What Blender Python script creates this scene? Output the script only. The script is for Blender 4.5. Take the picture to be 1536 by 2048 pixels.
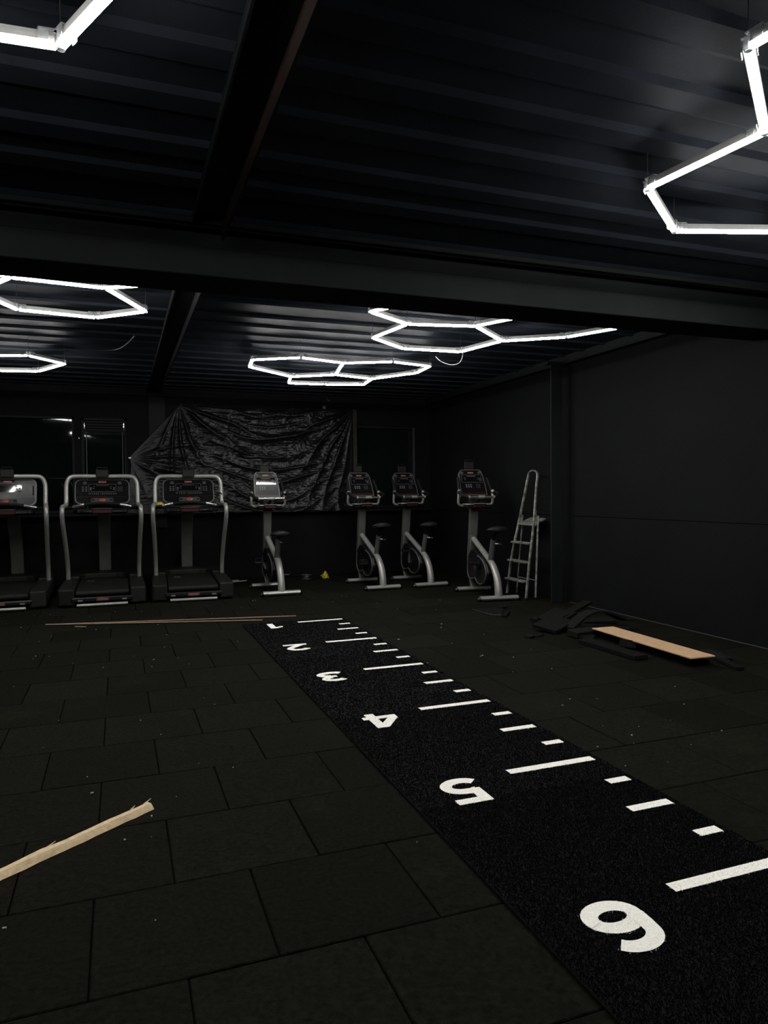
import bpy, bmesh, math, random
import numpy as np
from mathutils import Vector, Matrix, noise

random.seed(7); rng = np.random.default_rng(7)
for o in list(bpy.data.objects): bpy.data.objects.remove(o)
SC = bpy.context.scene; COL = SC.collection
PI = math.pi

# ------------------------------------------------------------------ camera, world, exposure
cam = bpy.data.cameras.new('camera'); cam_o = bpy.data.objects.new('camera', cam); COL.objects.link(cam_o)
YAW, PITCH, ROLL = math.radians(20.41), math.radians(1.562), math.radians(-0.522)
fw = Vector((math.sin(YAW)*math.cos(PITCH), math.cos(YAW)*math.cos(PITCH), -math.sin(PITCH)))
rt = Vector((math.cos(YAW), -math.sin(YAW), 0)); up = rt.cross(fw)
r2 = math.cos(ROLL)*rt + math.sin(ROLL)*up; u2 = -math.sin(ROLL)*rt + math.cos(ROLL)*up
cam_o.matrix_world = Matrix(((r2.x, u2.x, -fw.x, -1.608), (r2.y, u2.y, -fw.y, -7.757), (r2.z, u2.z, -fw.z, 1.27), (0, 0, 0, 1)))
cam.sensor_fit = 'VERTICAL'; cam.sensor_height = 36; cam.sensor_width = 27; cam.lens = 1420/2048*36
cam.clip_start = .05; cam.clip_end = 60
SC.camera = cam_o
W = bpy.data.worlds.new('world'); SC.world = W; W.use_nodes = True
W.node_tree.nodes['Background'].inputs[0].default_value = (0, 0, 0, 1)
W.node_tree.nodes['Background'].inputs[1].default_value = 0
SC.view_settings.view_transform = 'Standard'; SC.view_settings.look = 'None'
SC.view_settings.gamma = 1; SC.view_settings.use_curve_mapping = False
SC.view_settings.exposure = 0.0
TUBE_EMISSION = 73.0            # the LED tubes are the only lamps in the room

# ------------------------------------------------------------------ materials
MATS = {}
def mat(name, col, rough=.6, metal=0., spec=.5, noise_amt=0., noise_scale=30., bump=0., bump_scale=200., rand=0., coat=0., trans=0., coord='Object'):
    m = bpy.data.materials.new(name); m.use_nodes = True; nt = m.node_tree; b = nt.nodes['Principled BSDF']
    b.inputs['Roughness'].default_value = rough; b.inputs['Metallic'].default_value = metal
    b.inputs['Specular IOR Level'].default_value = spec; b.inputs['Coat Weight'].default_value = coat
    b.inputs['Transmission Weight'].default_value = trans
    b.inputs['Base Color'].default_value = (*col, 1)
    tc = nt.nodes.new('ShaderNodeTexCoord'); vec = tc.outputs[coord]
    if rand:
        oi = nt.nodes.new('ShaderNodeObjectInfo'); va = nt.nodes.new('ShaderNodeVectorMath'); va.operation = 'ADD'
        ml = nt.nodes.new('ShaderNodeMath'); ml.operation = 'MULTIPLY'; ml.inputs[1].default_value = 37.
        nt.links.new(oi.outputs['Random'], ml.inputs[0]); nt.links.new(vec, va.inputs[0]); nt.links.new(ml.outputs[0], va.inputs[1]); vec = va.outputs[0]
    if noise_amt or rand:
        hsv = nt.nodes.new('ShaderNodeHueSaturation'); hsv.inputs['Color'].default_value = (*col, 1)
        src = None
        if noise_amt:
            n = nt.nodes.new('ShaderNodeTexNoise'); n.inputs['Scale'].default_value = noise_scale; n.inputs['Detail'].default_value = 5
            nt.links.new(vec, n.inputs['Vector'])
            mr = nt.nodes.new('ShaderNodeMapRange'); mr.inputs[1].default_value = .3; mr.inputs[2].default_value = .7
            mr.inputs[3].default_value = 1-noise_amt; mr.inputs[4].default_value = 1+noise_amt
            nt.links.new(n.outputs['Fac'], mr.inputs[0]); src = mr.outputs[0]
        if rand:
            mr2 = nt.nodes.new('ShaderNodeMapRange'); mr2.inputs[3].default_value = 1-rand; mr2.inputs[4].default_value = 1+rand
            nt.links.new(oi.outputs['Random'], mr2.inputs[0])
            if src:
                mm = nt.nodes.new('ShaderNodeMath'); mm.operation = 'MULTIPLY'; nt.links.new(src, mm.inputs[0]); nt.links.new(mr2.outputs[0], mm.inputs[1]); src = mm.outputs[0]
            else: src = mr2.outputs[0]
        nt.links.new(src, hsv.inputs['Value']); nt.links.new(hsv.outputs[0], b.inputs['Base Color'])
    if bump:
        n2 = nt.nodes.new('ShaderNodeTexNoise'); n2.inputs['Scale'].default_value = bump_scale; n2.inputs['Detail'].default_value = 3
        nt.links.new(vec, n2.inputs['Vector'])
        bp = nt.nodes.new('ShaderNodeBump'); bp.inputs['Strength'].default_value = bump; bp.inputs['Distance'].default_value = .004
        nt.links.new(n2.outputs['Fac'], bp.inputs['Height']); nt.links.new(bp.outputs[0], b.inputs['Normal'])
    MATS[name] = m
    return m
def emis(name, col, s):
    m = bpy.data.materials.new(name); m.use_nodes = True; b = m.node_tree.nodes['Principled BSDF']
    b.inputs['Base Color'].default_value = (.8, .8, .8, 1); b.inputs['Emission Color'].default_value = (*col, 1); b.inputs['Emission Strength'].default_value = s
    MATS[name] = m; return m

mat('wall_paint', (.0031, .0037, .0037), .8, spec=.12, noise_amt=.25, noise_scale=1.5, bump=.25, bump_scale=60)
mat('ceiling_paint', (.022, .0255, .033), .45, spec=.015, noise_amt=.2, noise_scale=3, bump=.12, bump_scale=90)
mat('beam_paint', (.0085, .0096, .0105), .65, spec=.14, noise_amt=.25, noise_scale=2.5, bump=.1, bump_scale=80)
mat('primer_brown', (.020, .0135, .0115), .6, spec=.1, noise_amt=.25, noise_scale=5)
mat('tile_rubber', (.0075, .0073, .0056), .9, spec=.02, noise_amt=.45, noise_scale=60, bump=.8, bump_scale=240, rand=.16)
mat('offcut_rubber', (.0095, .0095, .0092), .88, spec=.03, noise_amt=.35, noise_scale=60, bump=.8, bump_scale=240, rand=.25)
mat('slab', (.002, .002, .002), .9, spec=.05)
mat('turf_black', (.0060, .0060, .0065), .75, spec=.04, noise_amt=.3, noise_scale=150, bump=.6, bump_scale=400)
mat('turf_white', (.84, .82, .75), .8, spec=.2, noise_amt=.12, noise_scale=120)
mat('silver', (.27, .266, .25), .36, metal=.4, noise_amt=.10, noise_scale=14)
mat('silver_panel', (.085, .085, .082), .5, metal=.3, noise_amt=.08, noise_scale=10)
mat('chrome', (.42, .42, .40), .25, metal=.9, noise_amt=.08, noise_scale=20)
mat('plastic_black', (.0042, .0042, .0045), .42, spec=.28, noise_amt=.2, noise_scale=40, bump=.1, bump_scale=500)
mat('plastic_dark', (.0075, .0075, .0068), .55, spec=.22, noise_amt=.25, noise_scale=25, bump=.2, bump_scale=350)
mat('console_face', (.0055, .0055, .0062), .22, spec=.17, noise_amt=.12, noise_scale=12)
mat('belt_rubber', (.0068, .0066, .0050), .6, spec=.2, noise_amt=.35, noise_scale=9, bump=.25, bump_scale=400)
mat('display_gloss', (.004, .004, .004), .06, spec=.8, noise_amt=.1, noise_scale=8)
mat('print_grey', (.13, .13, .125), .6, noise_amt=.1, noise_scale=60)
mat('print_dim', (.045, .045, .043), .6, noise_amt=.1, noise_scale=60)
mat('logo_pink', (.30, .10, .09), .5, noise_amt=.12, noise_scale=90)
mat('logo_red', (.12, .012, .012), .5, noise_amt=.12, noise_scale=90)
mat('red_plastic', (.022, .0025, .003), .4, spec=.3, noise_amt=.15, noise_scale=30)
mat('orange_button', (.22, .04, .018), .4, noise_amt=.1, noise_scale=40)
mat('orange_print', (.10, .022, .010), .5, noise_amt=.15, noise_scale=60)
mat('grip_black', (.0035, .0035, .0035), .7, spec=.2, bump=.3, bump_scale=600, noise_amt=.2, noise_scale=50)
mat('aluminium', (.20, .20, .185), .5, metal=.4, noise_amt=.65, noise_scale=22, bump=.25, bump_scale=60)
mat('wood_board', (.50, .33, .185), .55, spec=.3, noise_amt=.10, noise_scale=16, bump=.08, bump_scale=120)
mat('wood_batten', (.60, .46, .28), .75, spec=.2, noise_amt=.16, noise_scale=45, bump=.6, bump_scale=80)
mat('wood_strip', (.25, .17, .10), .7, noise_amt=.2, noise_scale=20)
mat('wood_old', (.022, .020, .016), .8, spec=.2, noise_amt=.5, noise_scale=12, bump=.4, bump_scale=60)
mat('tarp_plastic', (.0045, .0045, .0048), .42, spec=.30, noise_amt=.2, noise_scale=6, bump=.5, bump_scale=45)
mat('glass_dark', (.003, .004, .004), .03, spec=.6, noise_amt=.1, noise_scale=3)
mat('yellow_cloth', (.35, .30, .012), .7, noise_amt=.25, noise_scale=30)
mat('cable_white', (.25, .25, .24), .5, noise_amt=.1, noise_scale=30)
mat('cable_dark', (.018, .018, .018), .5, noise_amt=.1, noise_scale=30)
mat('housing', (.35, .345, .33), .5, noise_amt=.06, noise_scale=30)
mat('clear_plastic', (.8, .82, .84), .12, trans=.75, noise_amt=.05, noise_scale=40)
mat('dust_white', (.3, .3, .27), .9, noise_amt=.2, noise_scale=80)
mat('edge_light', (.035, .035, .035), .5, noise_amt=.3, noise_scale=40)
emis('tube_light', (1.0, .995, .97), TUBE_EMISSION)

def tint_tiles():
    # chalk and dust scuffs on the rubber, in patches of their own
    m = MATS['tile_rubber']; nt = m.node_tree; b = nt.nodes['Principled BSDF']
    src = b.inputs['Base Color'].links[0].from_socket
    g = nt.nodes.new('ShaderNodeNewGeometry')
    n = nt.nodes.new('ShaderNodeTexNoise'); n.inputs['Scale'].default_value = 2.1; n.inputs['Detail'].default_value = 2
    n3 = nt.nodes.new('ShaderNodeTexNoise'); n3.inputs['Scale'].default_value = 26; n3.inputs['Detail'].default_value = 6; n3.inputs['Roughness'].default_value = .7
    for k in (n, n3): nt.links.new(g.outputs['Position'], k.inputs['Vector'])
    a = nt.nodes.new('ShaderNodeMapRange'); a.inputs[1].default_value = .60; a.inputs[2].default_value = .74
    c = nt.nodes.new('ShaderNodeMapRange'); c.inputs[1].default_value = .45; c.inputs[2].default_value = .75
    nt.links.new(n.outputs['Fac'], a.inputs[0]); nt.links.new(n3.outputs['Fac'], c.inputs[0])
    mm = nt.nodes.new('ShaderNodeMath'); mm.operation = 'MULTIPLY'; nt.links.new(a.outputs[0], mm.inputs[0]); nt.links.new(c.outputs[0], mm.inputs[1])
    mx = nt.nodes.new('ShaderNodeMix'); mx.data_type = 'RGBA'; mx.inputs['B'].default_value = (.020, .019, .0105, 1)
    nt.links.new(mm.outputs[0], mx.inputs['Factor']); nt.links.new(src, mx.inputs['A']); nt.links.new(mx.outputs['Result'], b.inputs['Base Color'])
tint_tiles()

def brick_bump():
    m = mat('wall_brick_paint', (.0032, .0034, .0033), .8, spec=.12, noise_amt=.3, noise_scale=4)
    nt = m.node_tree; b = nt.nodes['Principled BSDF']
    tc = nt.nodes.new('ShaderNodeTexCoord'); mp = nt.nodes.new('ShaderNodeMapping'); mp.inputs['Rotation'].default_value = (PI/2, 0, 0)
    br = nt.nodes.new('ShaderNodeTexBrick'); br.inputs['Scale'].default_value = 4.6; br.inputs['Mortar Size'].default_value = .02
    br.inputs['Color1'].default_value = (1, 1, 1, 1); br.inputs['Color2'].default_value = (.9, .9, .9, 1); br.inputs['Mortar'].default_value = (0, 0, 0, 1)
    nt.links.new(tc.outputs['Object'], mp.inputs[0]); nt.links.new(mp.outputs[0], br.inputs['Vector'])
    bp = nt.nodes.new('ShaderNodeBump'); bp.inputs['Distance'].default_value = .008; bp.inputs['Strength'].default_value = .8
    nt.links.new(br.outputs['Color'], bp.inputs['Height']); nt.links.new(bp.outputs[0], b.inputs['Normal'])
brick_bump()

# ------------------------------------------------------------------ mesh helpers
class MB:
    def __init__(s): s.v = []; s.f = []
    def add(s, verts, faces, M=None):
        o = len(s.v)
        for p in verts:
            p = Vector(p)
            s.v.append(tuple(M @ p) if M is not None else tuple(p))
        s.f += [tuple(i+o for i in f) for f in faces]; return s
    def box(s, c, d, M=None, ch=0.):
        x, y, z = d[0]/2, d[1]/2, d[2]/2
        if ch:
            return s.cbox(c, d, ch, M)
        vs = [(c[0]+i*x, c[1]+j*y, c[2]+k*z) for k in (-1, 1) for j in (-1, 1) for i in (-1, 1)]
        return s.add(vs, [(0, 2, 3, 1), (4, 5, 7, 6), (0, 1, 5, 4), (2, 6, 7, 3), (0, 4, 6, 2), (1, 3, 7, 5)], M)
    def cbox(s, c, d, ch, M=None):
        # box with chamfered edges (24 verts)
        h = [q/2 for q in d]; vs = []; idx = {}
        for sx in (-1, 1):
            for sy in (-1, 1):
                for sz in (-1, 1):
                    for ax in range(3):
                        p = [sx*h[0], sy*h[1], sz*h[2]]
                        sg = (sx, sy, sz)
                        for a in range(3):
                            if a != ax: p[a] -= sg[a]*ch
                        idx[(sx, sy, sz, ax)] = len(vs); vs.append((c[0]+p[0], c[1]+p[1], c[2]+p[2]))
        fs = []
        R = lambda L: fs.append(tuple(L))
        for sg in (-1, 1):
            a = [idx[(sg, -1, -1, 0)], idx[(sg, 1, -1, 0)], idx[(sg, 1, 1, 0)], idx[(sg, -1, 1, 0)]]; R(a if sg > 0 else a[::-1])
            a = [idx[(-1, sg, -1, 1)], idx[(-1, sg, 1, 1)], idx[(1, sg, 1, 1)], idx[(1, sg, -1, 1)]]; R(a if sg > 0 else a[::-1])
            a = [idx[(-1, -1, sg, 2)], idx[(1, -1, sg, 2)], idx[(1, 1, sg, 2)], idx[(-1, 1, sg, 2)]]; R(a if sg > 0 else a[::-1])
        for i in (-1, 1):
            for j in (-1, 1):
                R([idx[(i, j, -1, 0)], idx[(i, j, 1, 0)], idx[(i, j, 1, 1)], idx[(i, j, -1, 1)]])
                R([idx[(i, -1, j, 0)], idx[(i, 1, j, 0)], idx[(i, 1, j, 2)], idx[(i, -1, j, 2)]])
                R([idx[(-1, i, j, 1)], idx[(1, i, j, 1)], idx[(1, i, j, 2)], idx[(-1, i, j, 2)]])
                for k in (-1, 1): R([idx[(i, j, k, 0)], idx[(i, j, k, 1)], idx[(i, j, k, 2)]])
        return s.add(vs, fs, M)
    def prism(s, poly, z0, z1, M=None):
        # poly: xy outline counter-clockwise
        n = len(poly); vs = [(p[0], p[1], z0) for p in poly]+[(p[0], p[1], z1) for p in poly]
        fs = [tuple(range(n-1, -1, -1)), tuple(range(n, 2*n))]+[(i, (i+1) % n, n+(i+1) % n, n+i) for i in range(n)]
        return s.add(vs, fs, M)
    def tube(s, pts, r, n=12, smooth=0, M=None, closed=False, sec=None, upv=(0, 0, 1)):
        # sweep along pts; r radius or list; sec=(a,b): elliptical section multipliers (side, up)
        P = [Vector(p) for p in pts]
        R = list(r) if isinstance(r, (list, tuple)) else [r]*len(P)
        if smooth:
            Q = []; RR = []; m = len(P)
            rngi = range(m) if closed else range(m-1)
            for i in rngi:
                g = lambda k: P[k % m] if closed else P[max(0, min(m-1, k))]
                p0, p1, p2, p3 = g(i-1), g(i), g(i+1), g(i+2)
                for k in range(smooth):
                    t = k/smooth
                    Q.append(.5*((2*p1)+(p2-p0)*t+(2*p0-5*p1+4*p2-p3)*t*t+(3*p1-p0-3*p2+p3)*t**3))
                    RR.append(R[i]*(1-t)+R[(i+1) % m]*t)
            if not closed: Q.append(P[-1]); RR.append(R[-1])
            P, R = Q, RR
        m = len(P); vs = []; fs = []
        U = None
        for i in range(m):
            if closed: T = (P[(i+1) % m]-P[i-1]).normalized()
            else: T = (P[min(m-1, i+1)]-P[max(0, i-1)]).normalized()
            if U is None:
                U = Vector(upv); U = U-T*U.dot(T)
                if U.length < 1e-3: U = Vector((0, 1, 0)); U = U-T*U.dot(T)
            else: U = U-T*U.dot(T)
            U.normalize(); S = T.cross(U)
            a, b = sec if sec else (1, 1)
            for k in range(n):
                an = 2*PI*k/n
                vs.append(P[i]+S*(math.cos(an)*R[i]*a)+U*(math.sin(an)*R[i]*b))
        lim = m if closed else m-1
        for i in range(lim):
            j = (i+1) % m
            for k in range(n):
                k2 = (k+1) % n; fs.append((i*n+k, i*n+k2, j*n+k2, j*n+k))
        if not closed:
            fs.append(tuple(range(n-1, -1, -1))); fs.append(tuple((m-1)*n+k for k in range(n)))
        return s.add(vs, fs, M)
    def lathe(s, prof, n=20, M=None):
        vs = []; fs = []; m = len(prof)
        for r, z in prof:
            for k in range(n): vs.append((r*math.cos(2*PI*k/n), r*math.sin(2*PI*k/n), z))
        for i in range(m-1):
            for k in range(n):
                k2 = (k+1) % n; fs.append((i*n+k, i*n+k2, (i+1)*n+k2, (i+1)*n+k))
        fs.append(tuple(range(n-1, -1, -1))); fs.append(tuple((m-1)*n+k for k in range(n)))
        return s.add(vs, fs, M)
    def mesh(s, name, m, smooth=True, fix=True, angle=35):
        me = bpy.data.meshes.new(name); me.from_pydata(s.v, [], s.f); me.update()
        if fix:
            bm = bmesh.new(); bm.from_mesh(me); bmesh.ops.recalc_face_normals(bm, faces=bm.faces); bm.to_mesh(me); bm.free()
        if smooth:
            me.shade_smooth()
            me.set_sharp_from_angle(angle=math.radians(angle))
        me.materials.append(MATS[m] if isinstance(m, str) else m)
        return me
    def build(s, name, m, parent=None, **k):
        o = bpy.data.objects.new(name, s.mesh(name, m, **k)); COL.objects.link(o)
        if parent is not None: o.parent = parent
        return o

def rrect(w, h, r, n=5):
    pts = []
    for cx, cy, a0 in ((w/2-r, h/2-r, 0), (-w/2+r, h/2-r, 90), (-w/2+r, -h/2+r, 180), (w/2-r, -h/2+r, 270)):
        for k in range(n+1):
            a = math.radians(a0+90*k/n); pts.append((cx+r*math.cos(a), cy+r*math.sin(a)))
    return pts
def empty(name, loc=(0, 0, 0), rz=0):
    o = bpy.data.objects.new(name, None); COL.objects.link(o); o.location = loc; o.rotation_euler = (0, 0, rz); o.empty_display_size = .1; return o
def tag(o, label, cat, group=None):
    o['label'] = label; o['category'] = cat
    if group: o['group'] = group
    return o
def struct(o): o['kind'] = 'structure'; return o
def link_mesh(name, me, parent=None, loc=(0, 0, 0)):
    o = bpy.data.objects.new(name, me); COL.objects.link(o); o.location = loc
    if parent is not None: o.parent = parent
    return o
def copy_tree(o, parent=None):
    c = o.copy(); COL.objects.link(c); c.parent = parent
    for ch in list(o.children): copy_tree(ch, c)
    return c
def ypr(origin, rx=0, ry=0, rz=0):
    return Matrix.Translation(origin) @ Matrix.Rotation(rz, 4, 'Z') @ Matrix.Rotation(ry, 4, 'Y') @ Matrix.Rotation(rx, 4, 'X')

# ------------------------------------------------------------------ room shell
XR, YB, XL, YF, ZC = 3.2, 2.95, -5.2, -11.0, 2.80
struct(MB().box(((XL+XR)/2, (YF+YB)/2, -.062), (XR-XL+.4, YB-YF+.4, .1)).build('floor', 'slab', smooth=False))
floor = bpy.data.objects['floor']

# corrugated steel deck: ribs run across the room
ribs = [-10.6+.335*k for k in range(14)]+[-5.89, -5.545, -5.22, -4.885, -4.5, -4.18, -3.70, -3.1, -2.76, -2.42, -2.08, -1.65, -1.31, -.96, -.62, -.42+.12, .04, .38, .72, 1.06, 1.42, 1.79, 2.12, 2.46, 2.78]
ribs = sorted(ribs); prof = [(YF-.1, ZC-.01)]
for y in ribs:
    if y-.10 <= prof[-1][0]+.01: continue
    if y < -3.5: prof += [(y-.095, ZC-.01), (y-.06, ZC-.026), (y+.06, ZC-.026), (y+.095, ZC-.01)]     # deep broad ribs on this side of the beam
    else: prof += [(y-.028, ZC-.01), (y-.014, ZC-.028), (y+.014, ZC-.028), (y+.028, ZC-.01)]           # shallow seams beyond it
prof += [(YB+.1, ZC-.01)]
mb = MB(); n = len(prof)
mb.add([(XL-.1, y, z) for y, z in prof]+[(XR+.1, y, z) for y, z in prof]+[(XL-.1, y, ZC+.12) for y, z in prof]+[(XR+.1, y, ZC+.12) for y, z in prof],
       [(i, i+1, n+i+1, n+i) for i in range(n-1)]+[(2*n+i, 3*n+i, 3*n+i+1, 2*n+i+1) for i in range(n-1)]+[(i, 2*n+i, 2*n+i+1, i+1) for i in range(n-1)]+[(n+i, n+i+1, 3*n+i+1, 3*n+i) for i in range(n-1)]+[(0, n, 3*n, 2*n), (n-1, 3*n-1, 4*n-1, 2*n-1)])
struct(mb.build('ceiling', 'ceiling_paint', smooth=False))

# walls
wr = struct(MB().box((XR+.06, (YF+YB)/2, 1.4), (.12, YB-YF+.2, 2.9)).build('wall_right', 'wall_paint', smooth=False))
for (y0, y1) in ((-10.9, -8.05), (-8.05, -5.2), (-5.2, -1.0), (-.75, 2.93)):      # upper and lower board of the wall lining
    for z0, z1 in ((.0, .985), (.99, 2.70)):
        MB().cbox((XR-.006, (y0+y1)/2, (z0+z1)/2), (.012, y1-y0-.004, z1-z0), .002).build('wall_board', 'wall_paint', wr, smooth=False)
struct(MB().box((XL-.06, (YF+YB)/2, 1.4), (.12, YB-YF+.2, 2.9)).build('wall_left', 'wall_paint', smooth=False))
struct(MB().box(((XL+XR)/2, YF-.06, 1.4), (XR-XL+.2, .12, 2.9)).build('wall_front', 'wall_paint', smooth=False))
# back wall around three windows: openings (x0,x1,z0,z1)
OPEN = [(-3.30, -2.18, 1.03, 2.36), (-2.09, -1.50, 1.03, 2.35), (-.75, 1.80, 1.03, 2.40), (1.88, 2.92, 1.03, 2.335)]
mb = MB(); yb = YB+.1
def wb(x0, x1, z0, z1): mb.box(((x0+x1)/2, YB+.1, (z0+z1)/2), (x1-x0, .2, z1-z0))
wb(XL-.1, XR+.1, 2.40, 2.85)
xs = XL-.1
for (x0, x1, z0, z1) in OPEN:
    wb(xs, x0, z0, 2.40)
    if z1 < 2.40: wb(x0, x1, z1, 2.40)
    xs = x1
wb(xs, XR+.1, 1.03, 2.40)
wbk = struct(mb.build('wall_back', 'wall_paint', smooth=False))
MB().box(((XL+XR)/2, YB+.1, .50), (XR-XL+.2, .196, 1.06)).build('brick_dado', 'wall_brick_paint', wbk, smooth=False)
MB().cbox(((XL+XR)/2, YB-.05, .995), (XR-XL, .14, .03), .006).build('window_ledge', 'beam_paint', wbk, smooth=False)
MB().box(((XL+XR)/2, YB-.02, 2.73), (XR-XL, .05, .10)).build('wall_plate', 'beam_paint', wbk, smooth=False)
MB().box((-1.085, YB-.004, 1.74), (.225, .03, 1.90)).build('pilaster', 'beam_paint', wbk, smooth=False)
for k, (x0, x1, z0, z1) in enumerate(OPEN):
    ang = math.radians((-4.6, -.8, 0, 0)[k])          # the panes do not sit quite true in their frames
    w = struct(MB().box((0, 0, 0), (x1-x0, .006, z1-z0), ypr(((x0+x1)/2, YB+.10, (z0+z1)/2), rz=ang, rx=math.radians((0, .75, 0, 0)[k]))).build('window_%d' % (k+1), 'glass_dark', smooth=False))
    fr = MB(); t = .03
    fr.box((x0+t/2, YB+.06, (z0+z1)/2), (t, .06, z1-z0)); fr.box((x1-t/2, YB+.06, (z0+z1)/2), (t, .06, z1-z0))
    fr.box(((x0+x1)/2, YB+.06, z0+t/2), (x1-x0, .06, t)); fr.box(((x0+x1)/2, YB+.06, z1-t/2), (x1-x0, .06, t))
    fr.build('window_frame', 'beam_paint', w, smooth=False)
    MB().box(((x0+x1)/2, YB+.205, (z0+z1)/2), (x1-x0+.1, .01, z1-z0+.1)).build('backing_board', 'slab', w, smooth=False)
    if k == 1:      # roller slats in the head of the narrow window, and a pale inner frame
        for j in range(4): MB().cbox(((x0+x1)/2, YB+.045, z1-.055-j*.037), (x1-x0-.08, .03, .033), .008).build('slat', 'beam_paint', w, smooth=False)
        MB().box((x0+.062, YB+.05, 1.60), (.008, .02, 1.12)).build('glazing_bead', 'edge_light', w, smooth=False)
        MB().box((x1-.055, YB+.05, 1.60), (.008, .02, 1.12)).build('glazing_bead', 'edge_light', w, smooth=False)
        MB().box(((x0+x1)/2, YB+.05, 2.165), (.475, .02, .012)).build('glazing_bead', 'beam_paint', w, smooth=False)
        MB().lathe([(.012, 0), (.012, .02), (.006, .026)], 10, ypr((x0-.03, YB-.0, 2.06), rx=PI/2)).build('window_latch', 'chrome', w)
    if k == 3:
        MB().box((x1-.01, YB+.015, (z0+z1)/2), (.022, .03, z1-z0-.02)).build('window_jamb', 'edge_light', w, smooth=False)  # right jamb only, in a paler colour that paints in the light on it
# steel: transverse beam, rafter along the room, column on the right wall, eaves
b1 = struct(MB().cbox(((XL+XR)/2, -3.60, 2.535), (XR-XL, .35, .155), .004).build('trim_1', 'beam_paint', smooth=False))
MB().cbox(((XL+XR)/2, -3.60, 2.705), (XR-XL, .10, .19), .004).build('beam_head', 'beam_paint', b1, smooth=False)
MB().cbox(((XL+XR)/2, -3.80, 2.735), (XR-XL, .05, .03), .003).build('beam_lip', 'beam_paint', b1, smooth=False)
rf = MB(); flanges = []
for y0, y1 in ((YF, -3.78), (-3.42, YB)):
    rf.box((-1.135, (y0+y1)/2, 2.755), (.17, y1-y0, .014))
    rf.box((-1.214, (y0+y1)/2, 2.735), (.010, y1-y0, .04))
    fl = MB().box((-1.055, (y0+y1)/2, 2.705), (.012, y1-y0, .10)); flanges.append((fl, 'primer_brown' if y1 < -3 else 'beam_paint'))
rf = struct(rf.build('trim_2', 'beam_paint', smooth=False))
for fl, fm in flanges: fl.build('rafter_flange', fm, rf, smooth=False)
colm = struct(MB().cbox((3.028, -.900, 1.36), (.145, .018, 2.72), .003).build('trim_3', 'beam_paint', smooth=False))     # H-section column, one flange towards the room
MB().box((3.075, -.865, 1.36), (.04, .052, 2.72)).build('column_web', 'beam_paint', colm, smooth=False)
struct(MB().box((XR-.05, (YF+YB)/2, 2.745), (.10, YB-YF, .09)).build('trim_4', 'beam_paint', smooth=False))
struct(MB().cbox((3.05, -.87, 2.71), (.28, .09, .03), .004).build('trim_5', 'beam_paint', smooth=False))
struct(MB().cbox((XR-.017, (YF-.91)/2, .004), (.012, -.93-YF, .007), .001).build('baseboard_right', 'edge_light', smooth=False))

# ------------------------------------------------------------------ rubber floor tiles
PX, PY = .489, .4845
tile_me = MB().cbox((0, 0, -.006), (PX-.005, PY-.005, .012), .003).mesh('tile', 'tile_rubber', smooth=False)
rest = MB(); row = 0; cnt = 0
rows = [(-5.855+PY*k, k) for k in range(-11, 19)]
for y0, k in rows:
    y1 = min(y0+PY, YB-.0)
    if y1-y0 < .02: continue
    off = -1.706 if k % 2 == 0 else -1.461
    x = off-PX*8
    while x < XR:
        xa, xb = max(x, XL), min(x+PX, XR-.002)
        if xb-xa > .02:
            cx, cy = (xa+xb)/2, (y0+y1)/2
            lim = -2.45+(cy+5.9)*(-1.17/8.8)
            under = (xa > -.5 and xb < .46 and y1 < -.9)
            if cx > lim and cy > -6.75 and cx > -1.9+(-5.9-cy)*2.2 and not under and cnt < 300:
                o = link_mesh('tile', tile_me, floor, (cx, cy, random.uniform(-.0012, .0012)))
                o.scale = ((xb-xa)/PX, (y1-y0)/PY, 1); o.rotation_euler = (random.uniform(-.003, .003), random.uniform(-.003, .003), random.uniform(-.003, .003)); cnt += 1
            else:
                rest.cbox((cx, cy, -.006), (xb-xa-.005, y1-y0-.005, .012), .003)
        x += PX
o = rest.build('tile_field', 'tile_rubber', floor, smooth=False, fix=False); o['kind'] = 'stuff'

# ------------------------------------------------------------------ marked turf lane
MX0, MX1, MY0, MY1, MT = -.52, .485, -8.6, -.88, .012
turf = tag(empty('turf_mat', (0, 0, 0)), 'black turf lane with white numbers 1 to 6 and ruler ticks', 'mat')
MB().cbox(((MX0+MX1)/2, (MY0+MY1)/2, MT/2), (MX1-MX0, MY1-MY0, MT), .003).build('mat_body', 'turf_black', turf, smooth=False)
def inside(poly, X, Y):
    r = np.zeros(len(X), bool); n = len(poly)
    for i in range(n):
        x1, y1 = poly[i]; x2, y2 = poly[(i+1) % n]
        c = ((y1 > Y) != (y2 > Y)); 
        if y1 != y2: r ^= c & (X < (x2-x1)*(Y-y1)/(y2-y1)+x1)
    return r
def strip(path, t):
    quads = []; P = [Vector((*p, 0)) for p in path]; N = []
    for i in range(len(P)):
        T = (P[min(i+1, len(P)-1)]-P[max(i-1, 0)]).normalized(); N.append(Vector((-T.y, T.x, 0))*t/2)
    for i in range(len(P)-1):
        a, b, c, d = P[i]+N[i], P[i]-N[i], P[i+1]-N[i+1], P[i+1]+N[i+1]
        quads.append([(q.x, q.y) for q in (a, b, c, d)])
    return quads
def arc(cx, cy, rx, ry, a0, a1, n=14): return [(cx+rx*math.cos(math.radians(a0+(a1-a0)*k/n)), cy+ry*math.sin(math.radians(a0+(a1-a0)*k/n))) for k in range(n+1)]
T = .21
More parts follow.
